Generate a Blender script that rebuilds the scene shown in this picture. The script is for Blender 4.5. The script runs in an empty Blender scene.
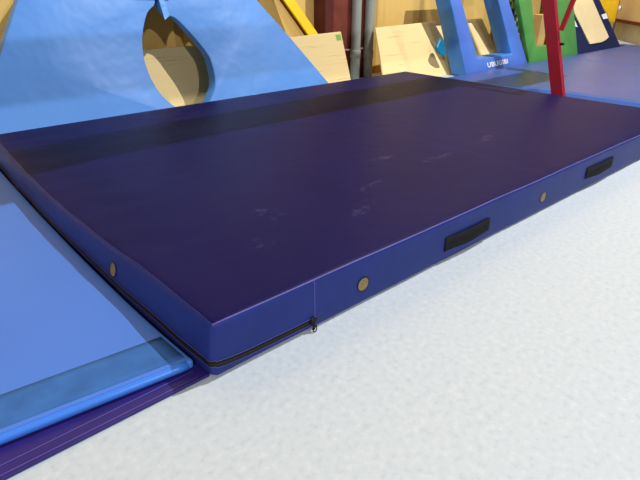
import bpy, bmesh, math, random
from mathutils import Vector, Matrix, noise
random.seed(4)
S = bpy.context.scene
COL = S.collection
R = math.radians

# ---------------------------------------------------------------- camera
cam_d = bpy.data.cameras.new('camera'); cam = bpy.data.objects.new('camera', cam_d); COL.objects.link(cam)
cam_d.sensor_fit = 'HORIZONTAL'; cam_d.sensor_width = 36.0; cam_d.lens = 36.0*508/640
cam.location = (-0.5442, -1.1166, 1.0870)
cam.rotation_euler = (R(90-26.925), 0, R(-(90-40.589)+0.0) + 0.0)
cam.rotation_euler = (R(90-26.925), 0, -R(40.589))
cam_d.clip_start = 0.02; cam_d.clip_end = 200
S.camera = cam

# ---------------------------------------------------------------- world, lamps, exposure
S.view_settings.view_transform = 'Standard'
S.view_settings.look = 'None'
S.view_settings.gamma = 1.0
S.view_settings.use_curve_mapping = False
S.view_settings.exposure = 0.13
w = bpy.data.worlds.new('hall_air'); S.world = w; w.use_nodes = True
w.node_tree.nodes['Background'].inputs[0].default_value = (0.86, 0.88, 1.0, 1)
w.node_tree.nodes['Background'].inputs[1].default_value = 0.06

def lamp(name, loc, power, radius, color=(0.97, 0.985, 1.0)):
    l = bpy.data.lights.new(name, 'POINT'); l.energy = power; l.shadow_soft_size = radius; l.color = color
    o = bpy.data.objects.new(name, l); COL.objects.link(o); o.location = loc
    return o
# two unseen lamps in a row over the mat, then two added fill lamps
lamp('unseen_lamp', (5.8, -0.5, 8.0), 2950, 0.018)
lamp('unseen_lamp', (16.5, -0.5, 8.0), 500, 0.02)
lamp('unseen_lamp', (-6.0, -6.0, 6.0), 1900, 0.035)  # added from the left for the mat's side and the pad band
lamp('unseen_lamp', (1.5, -12.0, 5.0), 1300, 0.10)  # added low in front to brighten the pads and boards

# ---------------------------------------------------------------- materials
def srgb(r, g, b):
    def c(v):
        v /= 255.0
        return v/12.92 if v <= 0.04045 else ((v+0.055)/1.055)**2.4
    return (c(r), c(g), c(b), 1)

def mat(name, col, rough=0.5, spec=0.5, var=0.06, scale=6.0, bump=0.0, bscale=300.0, metal=0.0, stops=None, coords='Object', stretch=None, bdist=0.002):
    m = bpy.data.materials.new(name); m.use_nodes = True
    n, l = m.node_tree.nodes, m.node_tree.links
    b = n['Principled BSDF']
    b.inputs['Roughness'].default_value = rough
    b.inputs['Specular IOR Level'].default_value = spec
    b.inputs['Metallic'].default_value = metal
    tc = n.new('ShaderNodeTexCoord'); mp = n.new('ShaderNodeMapping')
    l.new(tc.outputs[coords], mp.inputs[0])
    if stretch: mp.inputs['Scale'].default_value = stretch
    nz = n.new('ShaderNodeTexNoise'); nz.inputs['Scale'].default_value = scale; nz.inputs['Detail'].default_value = 5
    l.new(mp.outputs[0], nz.inputs['Vector'])
    rp = n.new('ShaderNodeValToRGB')
    if stops:
        rp.color_ramp.elements[0].position = stops[0][0]; rp.color_ramp.elements[0].color = stops[0][1]
        rp.color_ramp.elements[1].position = stops[-1][0]; rp.color_ramp.elements[1].color = stops[-1][1]
        for p, c in stops[1:-1]:
            e = rp.color_ramp.elements.new(p); e.color = c
    else:
        rp.color_ramp.elements[0].position = 0.3; rp.color_ramp.elements[1].position = 0.7
        rp.color_ramp.elements[0].color = tuple(col[i]*(1-var) for i in range(3))+(1,)
        rp.color_ramp.elements[1].color = tuple(min(1, col[i]*(1+var)) for i in range(3))+(1,)
    l.new(nz.outputs['Fac'], rp.inputs['Fac']); l.new(rp.outputs[0], b.inputs['Base Color'])
    if bump:
        n2 = n.new('ShaderNodeTexNoise'); n2.inputs['Scale'].default_value = bscale; n2.inputs['Detail'].default_value = 3
        l.new(mp.outputs[0], n2.inputs['Vector'])
        bp = n.new('ShaderNodeBump'); bp.inputs['Strength'].default_value = bump; bp.inputs['Distance'].default_value = bdist
        l.new(n2.outputs['Fac'], bp.inputs['Height']); l.new(bp.outputs[0], b.inputs['Normal'])
    return m

M = {}
M['mat_top'] = mat('navy_vinyl_top', srgb(20, 17, 70), 0.46, 0.07, 0.07, 3, 0.35, 7, bdist=0.01)
M['mat_side'] = mat('navy_vinyl_side', srgb(33, 48, 118), 0.45, 0.2, 0.08, 5, 0.25, 9, bdist=0.008)
M['thread'] = mat('pale_thread', srgb(96, 88, 168), 0.5, 0.4)
M['black'] = mat('black_nylon', srgb(14, 14, 17), 0.6, 0.3, 0.2, 60, 0.3, 400)
M['webbing'] = mat('black_webbing', srgb(22, 22, 24), 0.85, 0.2, 0.25, 80, 0.5, 500)
M['dark_thread'] = mat('dark_thread', srgb(50, 50, 56), .7)
M['brass'] = mat('tarnished_brass_mesh', srgb(150, 128, 78), 0.5, 0.5, 0.25, 160, 0.4, 500, metal=0.4)
M['steel'] = mat('dark_steel', srgb(60, 60, 64), 0.35, 0.5, metal=0.8)
M['light_blue'] = mat('light_blue_vinyl', srgb(70, 120, 208), 0.42, 0.4, 0.03, 2.5, 0.2, 5, bdist=0.01)
M['tape_blue'] = mat('worn_blue_carpet_band', srgb(58, 104, 168), 0.8, 0.2, 0.12, 14, 0.4, 350)
M['edge_blue'] = mat('bright_blue_edge', srgb(64, 128, 226), 0.3, 0.5, 0.05, 8, 0.2, 12, bdist=0.006)
M['purple'] = mat('dark_purple_vinyl', srgb(42, 29, 104), 0.4, 0.4, 0.12, 8, 0.3, 12, bdist=0.006)
M['pad_blue'] = mat('sky_blue_vinyl', srgb(89, 144, 216), 0.45, 0.4, 0.03, 2, 0.45, 2.2, bdist=0.05)
M['pad_side'] = mat('sky_blue_vinyl_side', srgb(84, 150, 226), 0.45, 0.4, 0.05, 6, 0.5, 7, bdist=0.02)
M['strap_blue'] = mat('dark_blue_strap', srgb(50, 82, 168), 0.6, 0.3)
M['frame_blue'] = mat('periwinkle_vinyl', srgb(84, 122, 206), 0.45, 0.4, 0.03, 4, 0.3, 6, bdist=0.01)
M['frame_side'] = mat('periwinkle_vinyl_sidelit', srgb(62, 128, 206), 0.45, 0.4, 0.05, 4, 0.3, 6, bdist=0.01)  # frame vinyl again, with the lighting of its side faces put into the colour
M['grey_blue'] = mat('faded_grey_blue_vinyl', srgb(62, 86, 152), 0.34, 0.45, 0.06, 1.5, 0.4, 3, bdist=0.02)
M['white'] = mat('white_print', srgb(235, 238, 242), 0.5, 0.3, 0.01)
M['green'] = mat('green_vinyl', srgb(84, 150, 72), 0.5, 0.35, 0.05, 5, 0.3, 8, bdist=0.01)
M['navy'] = mat('dark_navy_carpet', srgb(34, 40, 76), 0.9, 0.1, 0.2, 30, 0.6, 200)
M['cream'] = mat('cream_board', srgb(240, 218, 165), 0.55, 0.3, 0.03, 4)
M['yellow'] = mat('yellow_vinyl', srgb(248, 205, 28), 0.45, 0.4, 0.06, 6)
M['red'] = mat('crimson_paint', srgb(168, 26, 50), 0.4, 0.5, 0.08, 8)
M['red_bright'] = mat('red_paint', srgb(190, 30, 46), 0.4, 0.5, 0.08, 8)
M['primer'] = mat('red_oxide_primer', srgb(118, 56, 42), 0.6, 0.3, 0.25, 7, 0.3, 60)
M['primer_dark'] = mat('dark_oxide_primer', srgb(92, 40, 32), 0.6, 0.3, 0.25, 7, 0.3, 60)
M['pipe'] = mat('weathered_grey_pvc', srgb(156, 158, 146), 0.45, 0.4, 0.08, 5, stretch=(3, 3, .6))
M['teal'] = mat('teal_plastic', srgb(20, 120, 160), 0.4, 0.4)
M['sticker'] = mat('green_sticker', srgb(140, 185, 80), 0.6, 0.3)
M['concrete'] = mat('beige_concrete', srgb(196, 190, 160), 0.9, 0.1, 0.1, 6, 0.4, 40)
M['brown_trim'] = mat('dark_red_brown_trim', srgb(110, 48, 26), 0.5, 0.3)
M['girder'] = mat('grey_painted_steel', srgb(120, 120, 120), 0.6, 0.3)
M['floor'] = mat('pale_speckled_floor', None, 0.6, 0.3, 0, 45, 0.15, 120,
    stops=[(0.25, srgb(180, 187, 192)), (0.42, srgb(191, 198, 203)), (0.6, srgb(196, 202, 206)), (0.8, srgb(208, 213, 216))])
M['box_wood'] = mat('pale_pine', srgb(222, 180, 108), 0.6, 0.3, 0.08, 3, stretch=(6, 6, .8))
M['check'] = None

def wood(name, base, dark, seam=None, seam_w=0.0, horiz=True, streak=0.5):
    m = bpy.data.materials.new(name); m.use_nodes = True
    n, l = m.node_tree.nodes, m.node_tree.links
    b = n['Principled BSDF']; b.inputs['Roughness'].default_value = 0.6; b.inputs['Specular IOR Level'].default_value = 0.25
    tc = n.new('ShaderNodeTexCoord'); mp = n.new('ShaderNodeMapping'); l.new(tc.outputs['Object'], mp.inputs[0])
    mp.inputs['Scale'].default_value = (0.9, 1, 34) if horiz else (14, 14, 0.6)
    nz = n.new('ShaderNodeTexNoise'); nz.inputs['Scale'].default_value = 1.6; nz.inputs['Detail'].default_value = 8; nz.inputs['Roughness'].default_value = 0.65
    l.new(mp.outputs[0], nz.inputs['Vector'])
    rp = n.new('ShaderNodeValToRGB'); rp.color_ramp.elements[0].position = 0.30; rp.color_ramp.elements[1].position = 0.39
    rp.color_ramp.elements[0].color = dark; rp.color_ramp.elements[1].color = base
    e = rp.color_ramp.elements.new(0.8); e.color = tuple(min(1, c*1.06) for c in base[:3])+(1,)
    l.new(nz.outputs['Fac'], rp.inputs['Fac'])
    out = rp.outputs[0]
    if seam:
        sx = n.new('ShaderNodeSeparateXYZ'); l.new(tc.outputs['Object'], sx.inputs[0])
        m1 = n.new('ShaderNodeMath'); m1.operation = 'FRACT'
        m0 = n.new('ShaderNodeMath'); m0.operation = 'DIVIDE'; m0.inputs[1].default_value = seam
        l.new(sx.outputs[0], m0.inputs[0]); l.new(m0.outputs[0], m1.inputs[0])
        lt = n.new('ShaderNodeMath'); lt.operation = 'LESS_THAN'; lt.inputs[1].default_value = seam_w/seam
        l.new(m1.outputs[0], lt.inputs[0])
        mx = n.new('ShaderNodeMix'); mx.data_type = 'RGBA'
        l.new(lt.outputs[0], mx.inputs[0]); l.new(out, mx.inputs[6]); mx.inputs[7].default_value = tuple(c*0.72 for c in base[:3])+(1,)
        out = mx.outputs[2]
    l.new(out, b.inputs['Base Color'])
    return m
M['ply'] = wood('pine_plywood', srgb(242, 212, 150), srgb(212, 168, 102))
M['wall_ply'] = wood('amber_wall_board', srgb(236, 194, 112), srgb(228, 182, 100), seam=0.91, seam_w=0.09, horiz=False)
M['panel_ply'] = wood('tan_wall_board', srgb(238, 222, 186), srgb(228, 208, 168), horiz=False)

def checker():
    m = bpy.data.materials.new('green_checked_cloth'); m.use_nodes = True
    n, l = m.node_tree.nodes, m.node_tree.links
    tc = n.new('ShaderNodeTexCoord'); ck = n.new('ShaderNodeTexChecker'); ck.inputs['Scale'].default_value = 11
    ck.inputs[1].default_value = srgb(38, 74, 44); ck.inputs[2].default_value = srgb(150, 176, 128)
    l.new(tc.outputs['Object'], ck.inputs[0]); l.new(ck.outputs[0], n['Principled BSDF'].inputs['Base Color'])
    n['Principled BSDF'].inputs['Roughness'].default_value = 0.8
    return m
M['check'] = checker()

def mat_top_detail(m):
    """dusty footprints and scuffs on the mat's top, as slight lightening of the vinyl"""
    n, l = m.node_tree.nodes, m.node_tree.links
    b = n['Principled BSDF']; src = b.inputs['Base Color'].links[0].from_socket
    tc = n.new('ShaderNodeTexCoord')
    acc = None
    for (x, y, rx, ry, a) in [(0.58, 0.53, .05, .10, 20), (0.40, 0.33, .06, .045, -20), (0.95, 0.33, .13, .045, 25), (1.15, 0.50, .12, .04, 10), (1.75, 0.55, .16, .04, 5), (1.5, 0.75, .1, .04, 0), (2.3, .6, .12, .04, 10), (1.1, 2.0, .25, .03, 5)]:
        mp = n.new('ShaderNodeMapping'); mp.vector_type = 'TEXTURE'
        mp.inputs['Location'].default_value = (x, y, 0.2); mp.inputs['Rotation'].default_value = (0, 0, R(a)); mp.inputs['Scale'].default_value = (rx, ry, 1)
        l.new(tc.outputs['Object'], mp.inputs[0])
        ln = n.new('ShaderNodeVectorMath'); ln.operation = 'LENGTH'; l.new(mp.outputs[0], ln.inputs[0])
        mr = n.new('ShaderNodeMapRange'); mr.inputs[1].default_value = 1.0; mr.inputs[2].default_value = 0.75; mr.inputs[3].default_value = 0; mr.inputs[4].default_value = 1
        l.new(ln.outputs['Value'], mr.inputs[0])
        if acc is None: acc = mr.outputs[0]
        else:
            ad = n.new('ShaderNodeMath'); ad.operation = 'MAXIMUM'; l.new(acc, ad.inputs[0]); l.new(mr.outputs[0], ad.inputs[1]); acc = ad.outputs[0]
    nz = n.new('ShaderNodeTexNoise'); nz.inputs['Scale'].default_value = 28; nz.inputs['Detail'].default_value = 4; l.new(tc.outputs['Object'], nz.inputs['Vector'])
    mr = n.new('ShaderNodeMapRange'); mr.inputs[1].default_value = 0.48; mr.inputs[2].default_value = 0.66; mr.inputs[3].default_value = 0; mr.inputs[4].default_value = 0.14
    l.new(nz.outputs['Fac'], mr.inputs[0])
    mu = n.new('ShaderNodeMath'); mu.operation = 'MULTIPLY'; l.new(acc, mu.inputs[0]); l.new(mr.outputs[0], mu.inputs[1])
    mx = n.new('ShaderNodeMix'); mx.data_type = 'RGBA'; l.new(mu.outputs[0], mx.inputs[0]); l.new(src, mx.inputs[6]); mx.inputs[7].default_value = srgb(120, 108, 150)
    l.new(mx.outputs[2], b.inputs['Base Color'])
mat_top_detail(M['mat_top'])

# ---------------------------------------------------------------- helpers
def tag(o, label=None, cat=None, group=None, kind=None):
    if label: o['label'] = label
    if cat: o['category'] = cat
    if group: o['group'] = group
    if kind: o['kind'] = kind
    return o
def empty(name, loc=(0, 0, 0)):
    o = bpy.data.objects.new(name, None); o.empty_display_size = 0.1; COL.objects.link(o); o.location = loc
    return o
def link(name, bm, mats, parent=None, smooth=True):
    bmesh.ops.recalc_face_normals(bm, faces=bm.faces)
    me = bpy.data.meshes.new(name); bm.to_mesh(me); bm.free()
    for m in (mats if isinstance(mats, (list, tuple)) else [mats]): me.materials.append(m)
    for p in me.polygons: p.use_smooth = smooth
    o = bpy.data.objects.new(name, me); COL.objects.link(o)
    if parent:
        o.parent = parent
        if parent.type == 'EMPTY': o.matrix_parent_inverse = Matrix.Translation(-parent.location)
        else: o.matrix_parent_inverse = Matrix.Identity(4)
    return o
def bev(o, w, seg=3, ang=35):
    m = o.modifiers.new('bevel', 'BEVEL'); m.width = w; m.segments = seg; m.limit_method = 'ANGLE'; m.angle_limit = R(ang); m.harden_normals = False
    return o
def axis_pts(L, r, step):
    """sample positions along 0..L, dense in the rounded ends"""
    a = [0, r*.15, r*.35, r*.6, r]
    n = max(1, int((L-2*r)/step))
    mid = [r+(L-2*r)*i/n for i in range(1, n)]
    return a+mid+[L-v for v in reversed(a)]
def rbox(x0, x1, y0, y1, z0, z1, r, step=0.06, deform=None, matfn=None):
    """box shell with rounded edges, finely gridded so that it can be deformed"""
    bm = bmesh.new(); cache = {}
    X = axis_pts(x1-x0, r, step); Y = axis_pts(y1-y0, r, step); Z = axis_pts(z1-z0, r, step)
    dims = (x1-x0, y1-y0, z1-z0)
    def V(i, j, k):
        key = (i, j, k)
        if key in cache: return cache[key]
        p = Vector((X[i], Y[j], Z[k]))
        c = Vector([min(max(p[a], r), dims[a]-r) for a in range(3)])
        d = p-c
        if d.length > 1e-9: p = c+d.normalized()*r
        p += Vector((x0, y0, z0))
        if deform: p = deform(p)
        cache[key] = bm.verts.new(p); return cache[key]
    nx, ny, nz = len(X)-1, len(Y)-1, len(Z)-1
    def face(a, b, c, d, mi=0):
        try: f = bm.faces.new((a, b, c, d)); f.material_index = mi
        except ValueError: pass
    for i in range(nx):
        for j in range(ny):
            face(V(i, j, 0), V(i, j+1, 0), V(i+1, j+1, 0), V(i+1, j, 0), matfn('bottom', X[i], Y[j]) if matfn else 0)
            face(V(i, j, nz), V(i+1, j, nz), V(i+1, j+1, nz), V(i, j+1, nz), matfn('top', x0+X[i], y0+Y[j]) if matfn else 0)
    for i in range(nx):
        for k in range(nz):
            face(V(i, 0, k), V(i+1, 0, k), V(i+1, 0, k+1), V(i, 0, k+1), matfn('front', X[i], Z[k]) if matfn else 0)
            face(V(i, ny, k), V(i, ny, k+1), V(i+1, ny, k+1), V(i+1, ny, k), matfn('back', X[i], Z[k]) if matfn else 0)
    for j in range(ny):
        for k in range(nz):
            face(V(0, j, k), V(0, j, k+1), V(0, j+1, k+1), V(0, j+1, k), matfn('left', Y[j], Z[k]) if matfn else 0)
            face(V(nx, j, k), V(nx, j+1, k), V(nx, j+1, k+1), V(nx, j, k+1), matfn('right', Y[j], Z[k]) if matfn else 0)
    return bm
def box(bm, x0, x1, y0, y1, z0, z1, mi=0):
    vs = [bm.verts.new((x, y, z)) for z in (z0, z1) for y in (y0, y1) for x in (x0, x1)]
    for f in ((0, 2, 3, 1), (4, 5, 7, 6), (0, 1, 5, 4), (2, 6, 7, 3), (0, 4, 6, 2), (1, 3, 7, 5)):
        q = bm.faces.new([vs[i] for i in f]); q.material_index = mi
def tube(bm, pts, r, n=10, cap=True):
    rings = []
    for i, p in enumerate(pts):
        p = Vector(p); a = Vector(pts[max(0, i-1)]); b = Vector(pts[min(len(pts)-1, i+1)])
        t = (b-a).normalized(); u = t.orthogonal().normalized() if i == 0 else (u-t*u.dot(t)).normalized()
        v = t.cross(u)
        rr = r[i] if isinstance(r, (list, tuple)) else r
        rings.append([bm.verts.new(p+(u*math.cos(2*math.pi*k/n)+v*math.sin(2*math.pi*k/n))*rr) for k in range(n)])
    for a, b in zip(rings, rings[1:]):
        for k in range(n): bm.faces.new((a[k], a[(k+1) % n], b[(k+1) % n], b[k]))
    if cap: bm.faces.new(rings[0][::-1]); bm.faces.new(rings[-1])
def ribbon(bm, pts, nrm, wvec, hw, th):
    """flat strap: path pts, outward normals, width direction(s), half width, thickness"""
    rings = []
    for i, p in enumerate(pts):
        p = Vector(p); N = Vector(nrm[i]).normalized(); W = Vector(wvec[i] if isinstance(wvec, list) else wvec).normalized()
        rings.append([bm.verts.new(p+W*a*hw+N*b*th) for a, b in ((-1, 0), (1, 0), (1, 1), (-1, 1))])
    for a, b in zip(rings, rings[1:]):
        for k in range(4): bm.faces.new((a[k], a[(k+1) % 4], b[(k+1) % 4], b[k]))
    bm.faces.new(rings[0][::-1]); bm.faces.new(rings[-1])
def prism(bm, outline, a, b, d, holes=None, side_mi=0, d0=0.0):
    """outline in (x, z) on the leaning plane Y = a + b z, given thickness d backwards"""
    f = [bm.verts.new((x, a+b*z+d0, z)) for x, z in outline]
    g = [bm.verts.new((x, a+b*z+d0+d, z)) for x, z in outline]
    n = len(outline)
    if not holes:
        bm.faces.new(f); bm.faces.new(g[::-1])
    for i in range(n):
        q = bm.faces.new((f[i], g[i], g[(i+1) % n], f[(i+1) % n])); q.material_index = side_mi
    if holes:
        for ring_o, ring_h, flip in holes: pass
    return f, g
def frame_prism(bm, outer, inner, a, b, d, side_mi=0):
    """four-cornered frame (outer and inner quads in the same order) on a leaning plane"""
    def ring(q, dd): return [bm.verts.new((x, a+b*z+dd, z)) for x, z in q]
    of, inf, ob, inb = ring(outer, 0), ring(inner, 0), ring(outer, d), ring(inner, d)
    n = len(outer)
    for i in range(n):
        j = (i+1) % n
        bm.faces.new((of[i], of[j], inf[j], inf[i])); bm.faces.new((ob[i], inb[i], inb[j], ob[j]))
        q = bm.faces.new((of[i], ob[i], ob[j], of[j])); q.material_index = side_mi
        q = bm.faces.new((inf[i], inf[j], inb[j], inb[i])); q.material_index = side_mi
def smooth_poly(pts, n=6):
    """Catmull-Rom through open points"""
    out = []
    P = [pts[0]]+list(pts)+[pts[-1]]
    for i in range(1, len(P)-2):
        for k in range(n):
            t = k/n
            out.append(tuple(0.5*((2*P[i][c])+(-P[i-1][c]+P[i+1][c])*t+(2*P[i-1][c]-5*P[i][c]+4*P[i+1][c]-P[i+2][c])*t*t+(-P[i-1][c]+3*P[i][c]-3*P[i+1][c]+P[i+2][c])*t**3) for c in range(len(pts[0]))))
    out.append(tuple(pts[-1])); return out

# ---------------------------------------------------------------- the setting
bm = bmesh.new(); box(bm, -6, 14, -8, 4.4, -0.1, 0.0)
tag(link('floor', bm, M['floor'], smooth=False), kind='structure')
WY = 3.80
bm = bmesh.new(); box(bm, -6, 12.05, WY, WY+0.12, 0.0, 7.0)
tag(link('wall_back', bm, M['wall_ply'], smooth=False), kind='structure')
# angled wall at the far right: concrete plinth, trim, boarding
wd = Vector((0.7623, 0.6473, 0)); wn = Vector((-wd.y, wd.x, 0)); wp = Vector((11.0, 2.9, 0))
def wslab(name, s0, s1, off, th, z0, z1, m):
    bm = bmesh.new()
    pts = [wp+wd*s0-wn*(-off), wp+wd*s1-wn*(-off), wp+wd*s1-wn*(-off)-wn*th, wp+wd*s0-wn*(-off)-wn*th]
    lo = [bm.verts.new((p.x, p.y, z0)) for p in pts]; hi = [bm.verts.new((p.x, p.y, z1)) for p in pts]
    bm.faces.new(lo); bm.faces.new(hi[::-1])
    for i in range(4): bm.faces.new((lo[i], lo[(i+1) % 4], hi[(i+1) % 4], hi[i]))
    return tag(link(name, bm, m, smooth=False), kind='structure')
wslab('wall_right', -0.85, 1.3, 0.0, 0.12, 0.0, 7.0, M['concrete'])
wslab('trim_1', -0.85, 1.28, 0.045, 0.045, 0.335, 0.395, M['brown_trim'])
wslab('trim_2', -0.85, 1.28, 0.03, 0.03, 0.395, 6.9, M['panel_ply'])
bm = bmesh.new(); box(bm, -6, 5.9, 0.545, 0.725, 4.42, 4.58); box(bm, 5.84, 5.90, 0.60, 0.66, 4.58, 7.0)
tag(link('mat_shadow_girder', bm, M['girder'], smooth=False), kind='structure')  # unseen girder and hanger, added to cast the dark stripe over the mat
bm = bmesh.new(); box(bm, -6, 12, -1.49, -1.31, 3.17, 3.33)
tag(link('pad_shadow_girder', bm, M['girder'], smooth=False), kind='structure')  # second unseen girder, added to shade a band across the leaning pads

# steel column standing in front of the back wall
col = empty('steel_column', (4.0, 3.68, 0))
tag(col, 'red-brown painted steel column standing against the wooden back wall', 'column')
bm = bmesh.new(); box(bm, 3.565, 3.69, 3.585, 3.79, 0.0, 7.0)
bev(link('flange', bm, M['primer_dark'], col, False), .006)
bm = bmesh.new(); box(bm, 3.69, 4.02, 3.66, 3.69, 0.36, 7.0); box(bm, 3.72, 3.735, 3.645, 3.66, 0.4, 7.0)
link('web', bm, M['primer'], col, False)
bm = bmesh.new(); box(bm, 3.69, 4.36, 3.63, 3.66, 0.345, 0.36)
link('base_ledge', bm, mat('bare_pink_primer', srgb(170, 130, 118), .6), col, False)
bm = bmesh.new(); box(bm, 4.02, 4.36, 3.655, 3.79, 0.0, 7.0)
bev(link('flange', bm, M['primer'], col, False), .006)
def downpipe(xc, zj, label):
    t = empty('downpipe', (xc, 3.60, 0)); tag(t, label, 'pipe')
    bm = bmesh.new(); tube(bm, [(xc, 3.60, 0), (xc, 3.60, zj), (xc, 3.60, 3), (xc, 3.60, 7)], 0.058, 24)
    link('pipe', bm, M['pipe'], t)
    bm = bmesh.new(); tube(bm, [(xc, 3.60, zj-.09), (xc, 3.60, zj-.005), (xc, 3.60, zj)], [0.064, 0.064, 0.061], 24)
    link('coupling', bm, M['pipe'], t)
downpipe(4.068, 0.35, 'left-hand grey vertical pipe running down the red-brown column')
downpipe(4.292, 0.33, 'right-hand grey vertical pipe running down the red-brown column')

# ---------------------------------------------------------------- the big landing mat
LX, LY, H = 4.03, 2.755, 0.2
def sstep(t): t = min(max(t, 0), 1); return t*t*(3-2*t)
def bulge(y): return 0.022+0.065*(1-math.exp(-max(y, 0)/0.6))
def mdeform(p):
    x, y, z = p; q = Vector(p)
    h = z/H
    wl = sstep(1-x/0.30)                        # left side belly
    end = sstep((LY-y)/0.25)
    prof = max(0, 1-h)**0.7*1.05 if h > .12 else (0.96*(0.45+0.55*h/.12))
    bow = 0.055*sstep(y/1.5)*(1-0.25*sstep((y-1.8)/0.9))
    q.x -= wl*(bulge(y)*prof+bow*h)
    q.z -= 0.016*wl*h*sstep(y/0.8)*max(0, math.sin(math.pi*min(1, y/2.75)))**.5 if 0 < y < 2.75 else 0
    # slight crown and softness of the top
    if h > .5:
        cx_, cy_ = sstep(x/0.5)*sstep((LX-x)/0.5), sstep(y/0.5)*sstep((LY-y)/0.5)
        q.z += 0.004*cx_*cy_
        nv = noise.noise(Vector((x*1.3, y*1.3, 0)))
        q.z += 0.004*nv*cx_*cy_
        # creases fanning from the left edge
        w = math.exp(-((x-0.14)/0.16)**2)
        q.z += 0.0022*w*math.sin(y*26+x*9+2*noise.noise(Vector((x*4, y*4, 3))))*sstep(y/.4)*sstep((LY-y)/.3)
        # seam across the middle
        q.z -= 0.004*math.exp(-((x-2.0)/0.018)**2)
    # the right end dips a little into its rounded edge
    # side wobble
    if y < 0.02: q.y += 0.003*noise.noise(Vector((x*3, 5, z*4)))
    if x < 0.05: q.x += 0.006*noise.noise(Vector((1, y*3.2, z*5)))*sstep(y/.3)
    return q
mm = empty('landing_mat', (2.0, 1.4, 0))
tag(mm, 'large thick dark blue landing mat with purple top lying on the pale floor', 'mat')
def mfn(side, a, b):
    return 0 if side == 'top' else 1
cover = link('cover', rbox(0, LX, 0, LY, 0.0, H, 0.02, 0.045, mdeform, mfn), [M['mat_top'], M['mat_side']], mm)

def seam_pts(kind, n=80):
    out = []
    if kind == 'front': base = [(0.006+(LX-0.012)*i/n, 0.006, H-0.0055) for i in range(n+1)]
    if kind == 'left': base = [(0.006, 0.006+(LY-0.012)*i/n, H-0.0055) for i in range(n+1)]
    if kind == 'right': base = [(LX-0.006, 0.006+(LY-0.012)*i/n, H-0.0055) for i in range(n+1)]
    if kind == 'back': base = [(0.006+(LX-0.012)*i/n, LY-0.006, H-0.0055) for i in range(n+1)]
    return [mdeform(Vector(b))+Vector((0, 0, 0.0005)) for b in base]
for k in ('front', 'left', 'right', 'back'):
    bm = bmesh.new(); tube(bm, seam_pts(k), 0.0026 if k != 'left' else 0.0017, 6)
    sm = link('seam', bm, M['thread'] if k != 'left' else M['mat_side'], mm)
# vertical seam on the front face and seam across the middle of the top
bm = bmesh.new(); tube(bm, [(0.388, -0.0008, z) for z in (0.012, 0.05, 0.1, 0.15, 0.185)]+[(0.388, 0.006, 0.196)], 0.0014, 6)
link('seam', bm, M['thread'], mm)
bm = bmesh.new(); tube(bm, [mdeform(Vector((1.985, 0.015+(LY-.03)*i/60, H)))+Vector((0, 0, .0006)) for i in range(61)], 0.0010, 6)
link('seam', bm, M['mat_side'], mm)

# zip: black tape that starts on the front face, rounds the near corner and runs down the left side
zp, zn = [], []
def zh(s):   # height of the zip along its run (s>0 front, s<0 left)
    if s >= 0: return 0.036+0.022*math.exp(-s/0.07)
    return 0.060+0.004*sstep(-s/0.4)
for i in range(34):
    x = 0.375*(1-i/33)+0.02
    zp.append(mdeform(Vector((x, 0.0, zh(x))))); zn.append((0, -1, 0))
for i in range(1, 6):
    a = math.pi/2*i/6
    zp.append(mdeform(Vector((0.02-0.02*math.sin(a), 0.02-0.02*math.cos(a), zh(0))))); zn.append((-math.sin(a), -math.cos(a), 0))
for i in range(70):
    y = 0.02+(LY-0.06)*i/69
    zp.append(mdeform(Vector((0.0, y, zh(-y))))); zn.append((-1, 0, 0))
zi = empty_zip = None
bm = bmesh.new(); ribbon(bm, [p+Vector(n)*0.0002 for p, n in zip(zp, zn)], zn, (0, 0, 1), 0.0105, 0.0016)
zipper = link('zipper', bm, M['black'], mm, False)
bm = bmesh.new(); tube(bm, [p+Vector(n)*0.0022 for p, n in zip(zp, zn)], 0.0022, 6)
link('zipper_teeth', bm, M['black'], zipper)
bm = bmesh.new()
for s in (1, -1):
    tube(bm, [p+Vector(n)*0.0012+Vector((0, 0, s*0.0118)) for p, n in zip(zp, zn)], 0.0007, 5)
link('stitching', bm, M['thread'], zipper)
bm = bmesh.new(); box(bm, 0.366, 0.386, -0.010, -0.001, 0.028, 0.052)
bev(link('zipper_slider', bm, M['black'], mm, False), .003)
bm = bmesh.new()
box(bm, 0.370, 0.379, -0.013, -0.0095, 0.006, 0.034)
ring = [(0.3745+0.0085*math.cos(t), -0.011-0.004*(1-math.sin(t))*.5, 0.004+0.0115*math.sin(t)-0.004+.004) for t in [2*math.pi*i/16 for i in range(17)]]
ring = [(0.3745+0.0085*math.cos(t), -0.0125-0.003*(1-math.sin(t)), 0.0145+0.0115*math.sin(t)-.0005) for t in [2*math.pi*i/16 for i in range(17)]]
tube(bm, ring, 0.0019, 6, False)
link('zipper_pull', bm, M['black'], mm)

# vents: brass mesh discs in a dark ring
def vent(pos, n, up=(0, 0, 1), r=0.027):
    n = Vector(n).normalized(); u = Vector(up); u = (u-n*u.dot(n)).normalized(); v = n.cross(u); pos = Vector(pos)
    bm = bmesh.new(); k = 28
    prof = [(r, -0.002, 0), (r, 0.0012, 0), (r*0.9, 0.0022, 0), (r*0.84, 0.0012, 0), (r*0.4, 0.0016, 0)]
    rings = [[bm.verts.new(pos+(u*math.cos(2*math.pi*i/k)+v*math.sin(2*math.pi*i/k))*rr+n*h) for i in range(k)] for rr, h, _ in prof]
    for a, b in zip(rings, rings[1:]):
        for i in range(k): bm.faces.new((a[i], a[(i+1) % k], b[(i+1) % k], b[i]))
    bm.faces.new(rings[-1])
    o = link('vent', bm, M['brass'], mm)
    bm = bmesh.new()
    tube(bm, [pos+(u*math.cos(2*math.pi*i/k)+v*math.sin(2*math.pi*i/k))*(r*1.06)+n*0.0008 for i in range(k+1)], 0.0016, 6, False)
    link('rim', bm, M['black'], o)
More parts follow.
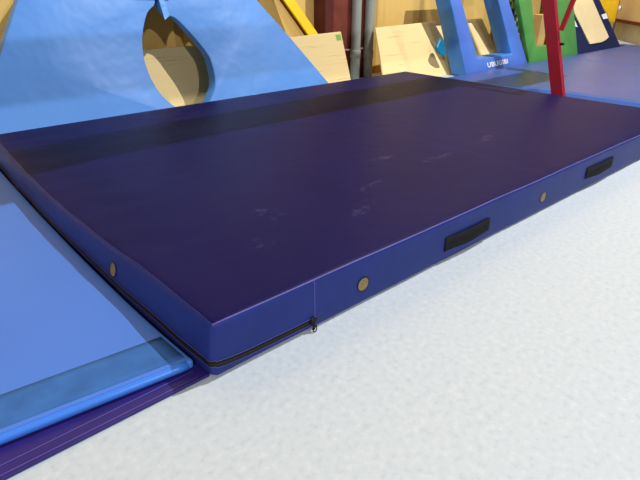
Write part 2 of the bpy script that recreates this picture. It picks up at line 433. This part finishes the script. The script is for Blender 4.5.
vent((0.623, -0.0005, 0.087), (0, -1, 0))
vent((1.947, -0.0005, 0.085), (0, -1, 0))
vent((3.30, -0.0005, 0.086), (0, -1, 0))
pv = mdeform(Vector((0, 0.668, 0.118)))
vent(pv+Vector((-.001, 0, 0)), (-1, 0, 0.30), r=0.026)

# strap handles on the front face
def handle(x0, z0, x1, z1, hh):
    n = 24; pts = []; nr = []; wv = []
    bm = bmesh.new(); rings = []
    for i in range(n+1):
        t = i/n; x = x0+(x1-x0)*t; z = z0+(z1-z0)*t
        out = 0.0015+0.006*math.sin(math.pi*t)**0.8
        sag = -0.004*math.sin(math.pi*t)**2
        wob = 0.002*math.sin(9*t)
        rings.append([bm.verts.new((x, -out, z-hh+sag+wob)), bm.verts.new((x, -out-0.003, z-hh+sag+wob)),
                      bm.verts.new((x, -out-0.004, z+sag)),
                      bm.verts.new((x, -out-0.003, z+hh+sag*.4)), bm.verts.new((x, -out, z+hh+sag*.4)), ])
    for a, b in zip(rings, rings[1:]):
        for k in range(5): bm.faces.new((a[k], a[(k+1) % 5], b[(k+1) % 5], b[k]))
    bm.faces.new(rings[0][::-1]); bm.faces.new(rings[-1])
    h = link('handle', bm, M['webbing'], mm)
    for xs in (x0+.012, x1-.012):
        bm = bmesh.new(); tube(bm, [(xs, -0.0062, z0-hh*.8), (xs, -0.0066, z0+hh*.8)], 0.0009, 5)
        link('stitching', bm, M['dark_thread'], h)
handle(1.112, 0.0855, 1.448, 0.0835, 0.0325)
handle(2.425, 0.103, 2.782, 0.100, 0.034)

# ---------------------------------------------------------------- low mats at the left
def strip_def(p): return p
sm_ = empty('floor_strip_mat', (-1.0, 0.5, 0))
tag(sm_, 'thin dark purple mat with light stitch lines under the light blue mat', 'mat')
link('cover', rbox(-3.2, -0.016, 0.022, 2.7, 0.0, 0.012, 0.004, 0.12), M['purple'], sm_)
for yy in (0.033, 0.0655):
    bm = bmesh.new(); tube(bm, [(-3.19+3.14*i/30, yy, 0.0125) for i in range(31)], 0.0011, 5)
    link('stitching', bm, M['thread'], sm_)
lm = empty('low_mat', (-1.5, 1.4, 0.012))
tag(lm, 'thin light blue mat with worn darker band lying left of the big mat', 'mat')
def ldef(p):
    x, y, z = p; q = Vector(p)
    t = (-0.05-x)/0.5
    wy = sstep((1.0-y)/1.0)
    q.y += 0.055*min(t, 3)*wy
    wx = sstep((x+0.5)/0.45)
    q.x -= wx*(bulge(y)-0.022)*1.0
    q.z += 0.0015*noise.noise(Vector((x*2, y*2, 0))) if z > .03 else 0
    return q
def lfn(side, a, b):
    if side == 'top': return 1 if 0.022 < b-0.07 < 0.165 else 0
    return 2
lmc = link('cover', rbox(-3.3, -0.03, 0.075, 2.74, 0.0125, 0.048, 0.012, 0.028, ldef), M['light_blue'], lm)
# worn band and bright rolled front edge as their own parts
def band(y0, y1, zoff, name, m, x0=-3.25, x1=-0.045):
    bm = bmesh.new(); n, k = 90, 6; g = []
    for i in range(n+1):
        x = x0+(x1-x0)*i/n; row = []
        for j in range(k+1):
            y = y0+(y1-y0)*j/k
            q = ldef(Vector((x, y, 0.048))); row.append(bm.verts.new((q.x, q.y, q.z+zoff)))
        g.append(row)
    for i in range(n):
        for j in range(k): bm.faces.new((g[i][j], g[i+1][j], g[i+1][j+1], g[i][j+1]))
    ed = bmesh.ops.extrude_face_region(bm, geom=list(bm.faces))
    for v in ed['geom']:
        if isinstance(v, bmesh.types.BMVert): v.co.z -= zoff*1.5
    return link(name, bm, m, lm)
band(0.098, 0.245, 0.0008, 'worn_band', M['tape_blue'])
bm = bmesh.new()
pts = [ldef(Vector((-3.25+3.20*i/90, 0.086, 0.030))) for i in range(91)]
tube(bm, pts, 0.0175, 14)
link('rolled_edge', bm, M['edge_blue'], lm)
bm = bmesh.new(); tube(bm, [p+Vector((0, -0.004, 0.0175)) for p in pts], 0.0012, 6)
link('stitching', bm, M['frame_blue'], lm)

# ---------------------------------------------------------------- mat at the right, beyond the big one
rm = empty('faded_mat', (7.5, 1.3, 0))
tag(rm, 'faded grey-blue mat lying beyond the right end of the big mat', 'mat')
def rdef(p):
    q = Vector(p)
    if q.z > .03: q.z += 0.006*noise.noise(Vector((q.x*.9, q.y*1.4, 1)))
    q.x -= 0.42*sstep((q.y-1.5)/1.2)*sstep(1-(q.x-5)/2.0)
    q.y += 0.20*sstep((q.x-10.14)/0.1)*sstep((q.y-2)/.7)
    q.x += 0.05*sstep((1.4-q.y)/1.5)+0.02*noise.noise(Vector((2, q.y*1.5, 0)))*sstep(1-(q.x-5)/1.0)
    return q
def rfn(side, a, b): return 1 if side == 'left' else 0  # light caught by the left side is put into its colour
link('cover', rbox(5.0, 10.42, -0.6, 2.745, 0.0, 0.052, 0.014, 0.09, rdef, rfn), [M['grey_blue'], M['frame_blue']], rm)
bm = bmesh.new(); tube(bm, [rdef(Vector((7.6, -.58+3.30*i/40, .052)))+Vector((0, 0, .001)) for i in range(41)], .003, 6)
link('seam', bm, M['frame_blue'], rm)
bm = bmesh.new(); tube(bm, [rdef(Vector((5.05, -.58+3.30*i/40, .052)))+Vector((0, 0, .0005)) for i in range(41)], .003, 6)
link('seam', bm, M['frame_side'], rm)

# ---------------------------------------------------------------- the two arched pads leaning behind the mat
PA, PB, PD = 2.95, 0.45, 0.12
lp = empty('leaning_pad', (0.6, 2.95, 0))
tag(lp, 'large sky blue padded panel at left with convex curved right edge, leaning on wall', 'pad', 'leaning sky blue pads')
curve = smooth_poly([(1.49, 1.25), (1.485, 1.05), (1.469, 0.929), (1.384, 0.864), (1.316, 0.769), (1.263, 0.660), (1.233, 0.549), (1.228, 0.452), (1.238, 0.360), (1.272, 0.257), (1.331, 0.172), (1.391, 0.118), (1.46, 0.05), (1.50, 0.0)], 5)
outl = [(1.04, 1.55), (1.49, 1.55)]+curve+[(-0.22, 0.0), (0.206, 0.627), (0.439, 0.971)]
bm = bmesh.new(); prism(bm, outl, PA, PB, PD, side_mi=1)
bev(link('cover', bm, [M['pad_blue'], M['pad_side']], lp), .014, 3, 50)
bm = bmesh.new(); prism(bm, [(1.30, 0.962), (1.30, 1.05), (1.60, 1.05), (1.60, 0.95)], PA, PB, 0.006, d0=-0.007)
link('strap', bm, M['strap_blue'], lp, False)
rp_ = empty('leaning_pad', (2.3, 2.95, 0))
tag(rp_, 'sky blue padded panel with scooped left edge, leaning right of the convex one', 'pad', 'leaning sky blue pads')
lcurve = smooth_poly([(1.62, 0.0), (1.65, 0.08), (1.715, 0.150), (1.79, 0.24), (1.822, 0.34), (1.826, 0.464), (1.80, 0.54), (1.755, 0.62), (1.70, 0.70), (1.65, 0.77), (1.60, 0.815), (1.535, 0.84), (1.51, 0.93), (1.505, 1.05), (1.505, 1.25)], 5)
outr = lcurve+[(1.505, 1.55), (2.03, 1.55), (2.503, 0.933), (2.795, 0.568), (3.108, 0.149), (3.22, 0.0)]
bm = bmesh.new(); prism(bm, outr, PA, PB, PD, side_mi=1)
bev(link('cover', bm, [M['pad_blue'], M['pad_side']], rp_), .014, 3, 50)
bm = bmesh.new(); prism(bm, [(1.508, 0.80), (1.508, 1.1), (1.555, 1.1), (1.56, 0.83)], PA, PB, 0.008, d0=-0.009)
link('strap', bm, M['pad_side'], rp_, False)

# ---------------------------------------------------------------- plywood boards leaning on the wall
BA, BB = 3.33, 0.3
def ply(name, outline, label, pa=BA, pb=BB):
    bm = bmesh.new(); prism(bm, outline, pa, pb, 0.022)
    o = link(name, bm, M['ply'], None, False); tag(o, label, 'board', 'plywood boards leaning along the wall'); return bev(o, .002, 1)
b1 = ply('plywood_board', [(0.7, 0), (0.7, 0.552), (1.349, 0.554), (3.015, 0.560), (3.731, 0.578), (3.765, 0.0)],
    'pale plywood board leaning left of the steel column, behind the sky blue pads')
bm = bmesh.new(); prism(bm, [(3.645, 0.49), (3.638, 0.552), (3.715, 0.552), (3.72, 0.49)], BA, BB, 0.002, d0=-0.0025)
link('sticker', bm, M['sticker'], b1, False)
ply('plywood_board', [(4.03, 0), (4.296, 0.590), (5.395, 0.612), (6.56, 0.609), (6.56, 0)],
    'pale plywood board leaning right of the steel column, behind the blue frame', 3.05, 0.76)
# yellow pole
yt = empty('leaning_pole', (3.6, 3.43, 0))
bm = bmesh.new()
def ypole(z): return Vector((3.363+(3.101-3.363)*(z-0.57)/(0.916-0.57), 3.43+0.225*z+.02, z))
a, b = ypole(0.30), ypole(1.25)
ax = (b-a).normalized(); sd = Vector((1, 0.1, 0)); sd = (sd-ax*sd.dot(ax)).normalized(); dp = ax.cross(sd)
if dp.y < 0: dp = -dp
def bar(bm, a, b, sd, dp, hw, hd):
    r = [[bm.verts.new(p+sd*s*hw+dp*t*hd) for s, t in ((-1, -1), (1, -1), (1, 1), (-1, 1))] for p in (a, b)]
    for k in range(4): bm.faces.new((r[0][k], r[0][(k+1) % 4], r[1][(k+1) % 4], r[1][k]))
    bm.faces.new(r[0][::-1]); bm.faces.new(r[1])
bar(bm, a, b, sd, dp, 0.066, 0.012)
bev(link('yellow_face', bm, M['yellow'], yt, False), .008)
bm = bmesh.new(); bar(bm, a+dp*0.022-sd*.012, b+dp*0.022-sd*.012, sd, dp, 0.066, 0.009)
link('shaded_edge', bm, M['brown_trim'], yt, False)  # dark brown strip stands for the shaded edge of the pole
tag(yt, 'bright yellow flat pole leaning diagonally on the wall beside the column', 'pole')

# ---------------------------------------------------------------- red apparatus leg
rl = empty('apparatus_stand', (4.15, 1.1, 0))
tag(rl, 'crimson metal leg with thin brace rising behind the big mat', 'gym apparatus')
def py(z): return 1.058+(1.309-1.058)*(z-0.17)/(0.946-0.17)
a, b = Vector((4.175, py(0.02), 0.02)), Vector((4.175, py(1.75), 1.75))
ax = (b-a).normalized(); sdx = Vector((1, 0, 0)); dpy = ax.cross(sdx)
bm = bmesh.new(); bar(bm, a, b, sdx, dpy, 0.024, 0.056)
bev(link('leg', bm, M['red'], rl, False), .006)
bm = bmesh.new()
c, d = Vector((4.175, 1.150, 0.71)), Vector((4.175, 0.92, 1.75))
ax2 = (d-c).normalized(); bar(bm, c, d, sdx, ax2.cross(sdx), 0.014, 0.02)
bev(link('brace', bm, M['red_bright'], rl, False), .004)
bm = bmesh.new(); bar(bm, Vector((4.175, 0.86, 1.77)), Vector((4.175, 1.65, 1.77)), sdx, Vector((0, 0, 1)), 0.024, 0.024)
bev(link('crossbar', bm, M['red'], rl, False), .006)
bm = bmesh.new(); box(bm, 4.10, 4.27, 0.93, 1.10, 0.0, 0.02)
bev(link('foot_plate', bm, M['steel'], rl, False), .003)
bm = bmesh.new(); tube(bm, [(4.18, 1.16, 0.60), (4.18, 1.125, 0.60), (4.18, 1.105, 0.60)], [.006, .012, .012], 12)
link('bolt', bm, M['black'], rl)

# ---------------------------------------------------------------- blue padded frame with white lettering
FA, FB = 2.76, 0.4
bf = empty('padded_frame', (5.9, 2.8, 0.0))
tag(bf, 'blue padded frame with white lettering leaning behind the faded mat', 'padded frame')
outer = [(5.25, 0.0), (6.755, 0.0), (6.535, 0.87), (6.44, 1.25), (5.21, 1.25), (5.215, 0.88)]
inner = [(5.555, 0.185), (6.385, 0.185), (6.275, 0.87), (6.22, 1.08), (5.43, 1.08), (5.445, 0.88)]
bm = bmesh.new(); frame_prism(bm, outer, inner, FA, FB, 0.25, 1)
bev(link('cover', bm, [M['frame_blue'], M['frame_side']], bf), .018, 3, 40)
bm = bmesh.new(); prism(bm, [(5.16, 0.45), (5.09, 0.44), (4.985, 0.35), (4.995, 0.31), (5.06, 0.25), (5.16, 0.24)], 2.94, 0.4, 0.05)
bev(link('grip', bm, M['teal'], bf, False), .02)
fc = bpy.data.curves.new('lettering', 'FONT'); fc.body = 'UBUGIBI'; fc.size = 0.087; fc.extrude = 0.001; fc.offset = 0.0022; fc.space_character = 1.06
tmp = bpy.data.objects.new('tmp', fc); COL.objects.link(tmp)
bpy.context.view_layer.update()
me = bpy.data.meshes.new_from_object(tmp.evaluated_get(bpy.context.evaluated_depsgraph_get()))
bpy.data.objects.remove(tmp)
xs = [v.co.x for v in me.vertices]; wx = max(xs)-min(xs); sc = 0.50/wx
for v in me.vertices:
    X_, Z_ = (v.co.x-min(xs))*sc+5.735, v.co.y*0.97
    Z_ = 0.075+Z_*0.95+(X_-5.735)*0.022
    v.co = Vector((X_, FA+FB*Z_-0.003-v.co.z, Z_))
me.materials.clear(); me.materials.append(M['white'])
lt = bpy.data.objects.new('lettering', me); COL.objects.link(lt); lt.parent = bf; lt.matrix_parent_inverse = Matrix.Translation(-bf.location)
lt['label'] = 'white printed lettering'

# green frame
gf = empty('padded_frame', (7.5, 2.8, 0.0))
tag(gf, 'green padded frame leaning behind the crimson leg', 'padded frame')
outer = [(6.80, 0.0), (8.30, 0.0), (8.44, 0.87), (8.44, 1.2), (6.80, 1.2), (6.80, 0.86)]
inner = [(7.045, 0.235), (7.70, 0.235), (7.74, 0.87), (7.74, 1.05), (7.15, 1.05), (7.15, 0.85)]
bm = bmesh.new(); frame_prism(bm, outer, inner, FA, FB, 0.08)
bev(link('cover', bm, M['green'], gf), .016, 3, 40)

# pale wooden block behind the green frame
bm = bmesh.new(); box(bm, 7.30, 7.50, 2.975, 3.11, 0.0, 0.655)
o = link('wooden_block', bm, M['box_wood'], None, False); bev(o, .006)
tag(o, 'upright pale wooden block seen through the green frame', 'block')
# checked cloth roll
def cdef(p): return p+Vector((0, 0, 0.008*noise.noise(p*7)))+Vector((0.012*noise.noise(p*6), 0, 0))
o = link('checked_bag', rbox(7.22, 7.56, 3.42, 3.6, 0.0, 0.95, 0.04, 0.05, cdef), M['check'])
tag(o, 'green checked cloth bag standing between the blue and green frames', 'bag')

# navy springboard-like board with cream panel
NA, NB = 2.80, 0.6
nb = empty('springboard', (9.2, 2.86, 0.0))
tag(nb, 'dark navy carpeted springboard with cream panel, propped up beside green frame', 'springboard')
bm = bmesh.new(); prism(bm, [(8.40, 0.0), (8.50, 0.54), (8.60, 1.2), (9.70, 1.2), (9.856, 0.8), (10.10, 0.0)], NA, NB, 0.11)
bev(link('body', bm, M['navy'], nb, False), .015)
bm = bmesh.new(); prism(bm, smooth_poly([(8.883, 0.150), (8.80, 0.36), (8.70, 0.62), (8.72, 0.72), (8.80, 0.79), (8.95, 0.835)], 4)+[(9.50, 0.845), (9.575, 0.56), (9.675, 0.215)]+[(9.52, 0.175), (9.321, 0.152)], NA, NB, 0.028, d0=-0.028)
bev(link('cream_panel', bm, M['cream'], nb, False), .006)
for q in ([(9.713, 0.565), (9.735, 0.495), (9.935, 0.50), (9.925, 0.585)], [(8.60, 0.523), (8.60, 0.43), (8.69, 0.417), (8.665, 0.523)]):
    bm = bmesh.new(); prism(bm, q, NA, NB, 0.003, d0=-0.0032)
    link('patch', bm, M['white'], nb, False)

# yellow sheet hanging at the angled wall
def wpt(s, off, z): p = wp+wd*s+wn*off; return Vector((p.x, p.y, z))
def s_of(x): return (x-11.0)/0.7623
bm = bmesh.new(); prism(bm, [(10.995, 0.372), (11.189, 0.362), (11.154, 0.77), (11.13, 1.3), (9.95, 1.3), (10.133, 0.789), (10.624, 0.58)], 3.45, 0.0, 0.05)
o = bev(link('yellow_sheet', bm, M['yellow'], None, False), .015)
tag(o, 'bright yellow sheet hanging on the tan boarding at far right', 'sheet')
kn = empty('wall_knob', wpt(s_of(11.86), 0.03, 0.60))
tag(kn, 'small white knob on dark stem fixed to the tan boarding', 'knob')
bm = bmesh.new(); tube(bm, [wpt(s_of(11.86), 0.03, 0.60), wpt(s_of(11.86), 0.05, 0.60)], .02, 10); link('stem', bm, M['steel'], kn)
bm = bmesh.new(); tube(bm, [wpt(s_of(11.86), o_, 0.60) for o_ in (0.045, 0.05, 0.075, 0.085)], [.03, .045, .045, .02], 14); link('cap', bm, M['white'], kn)
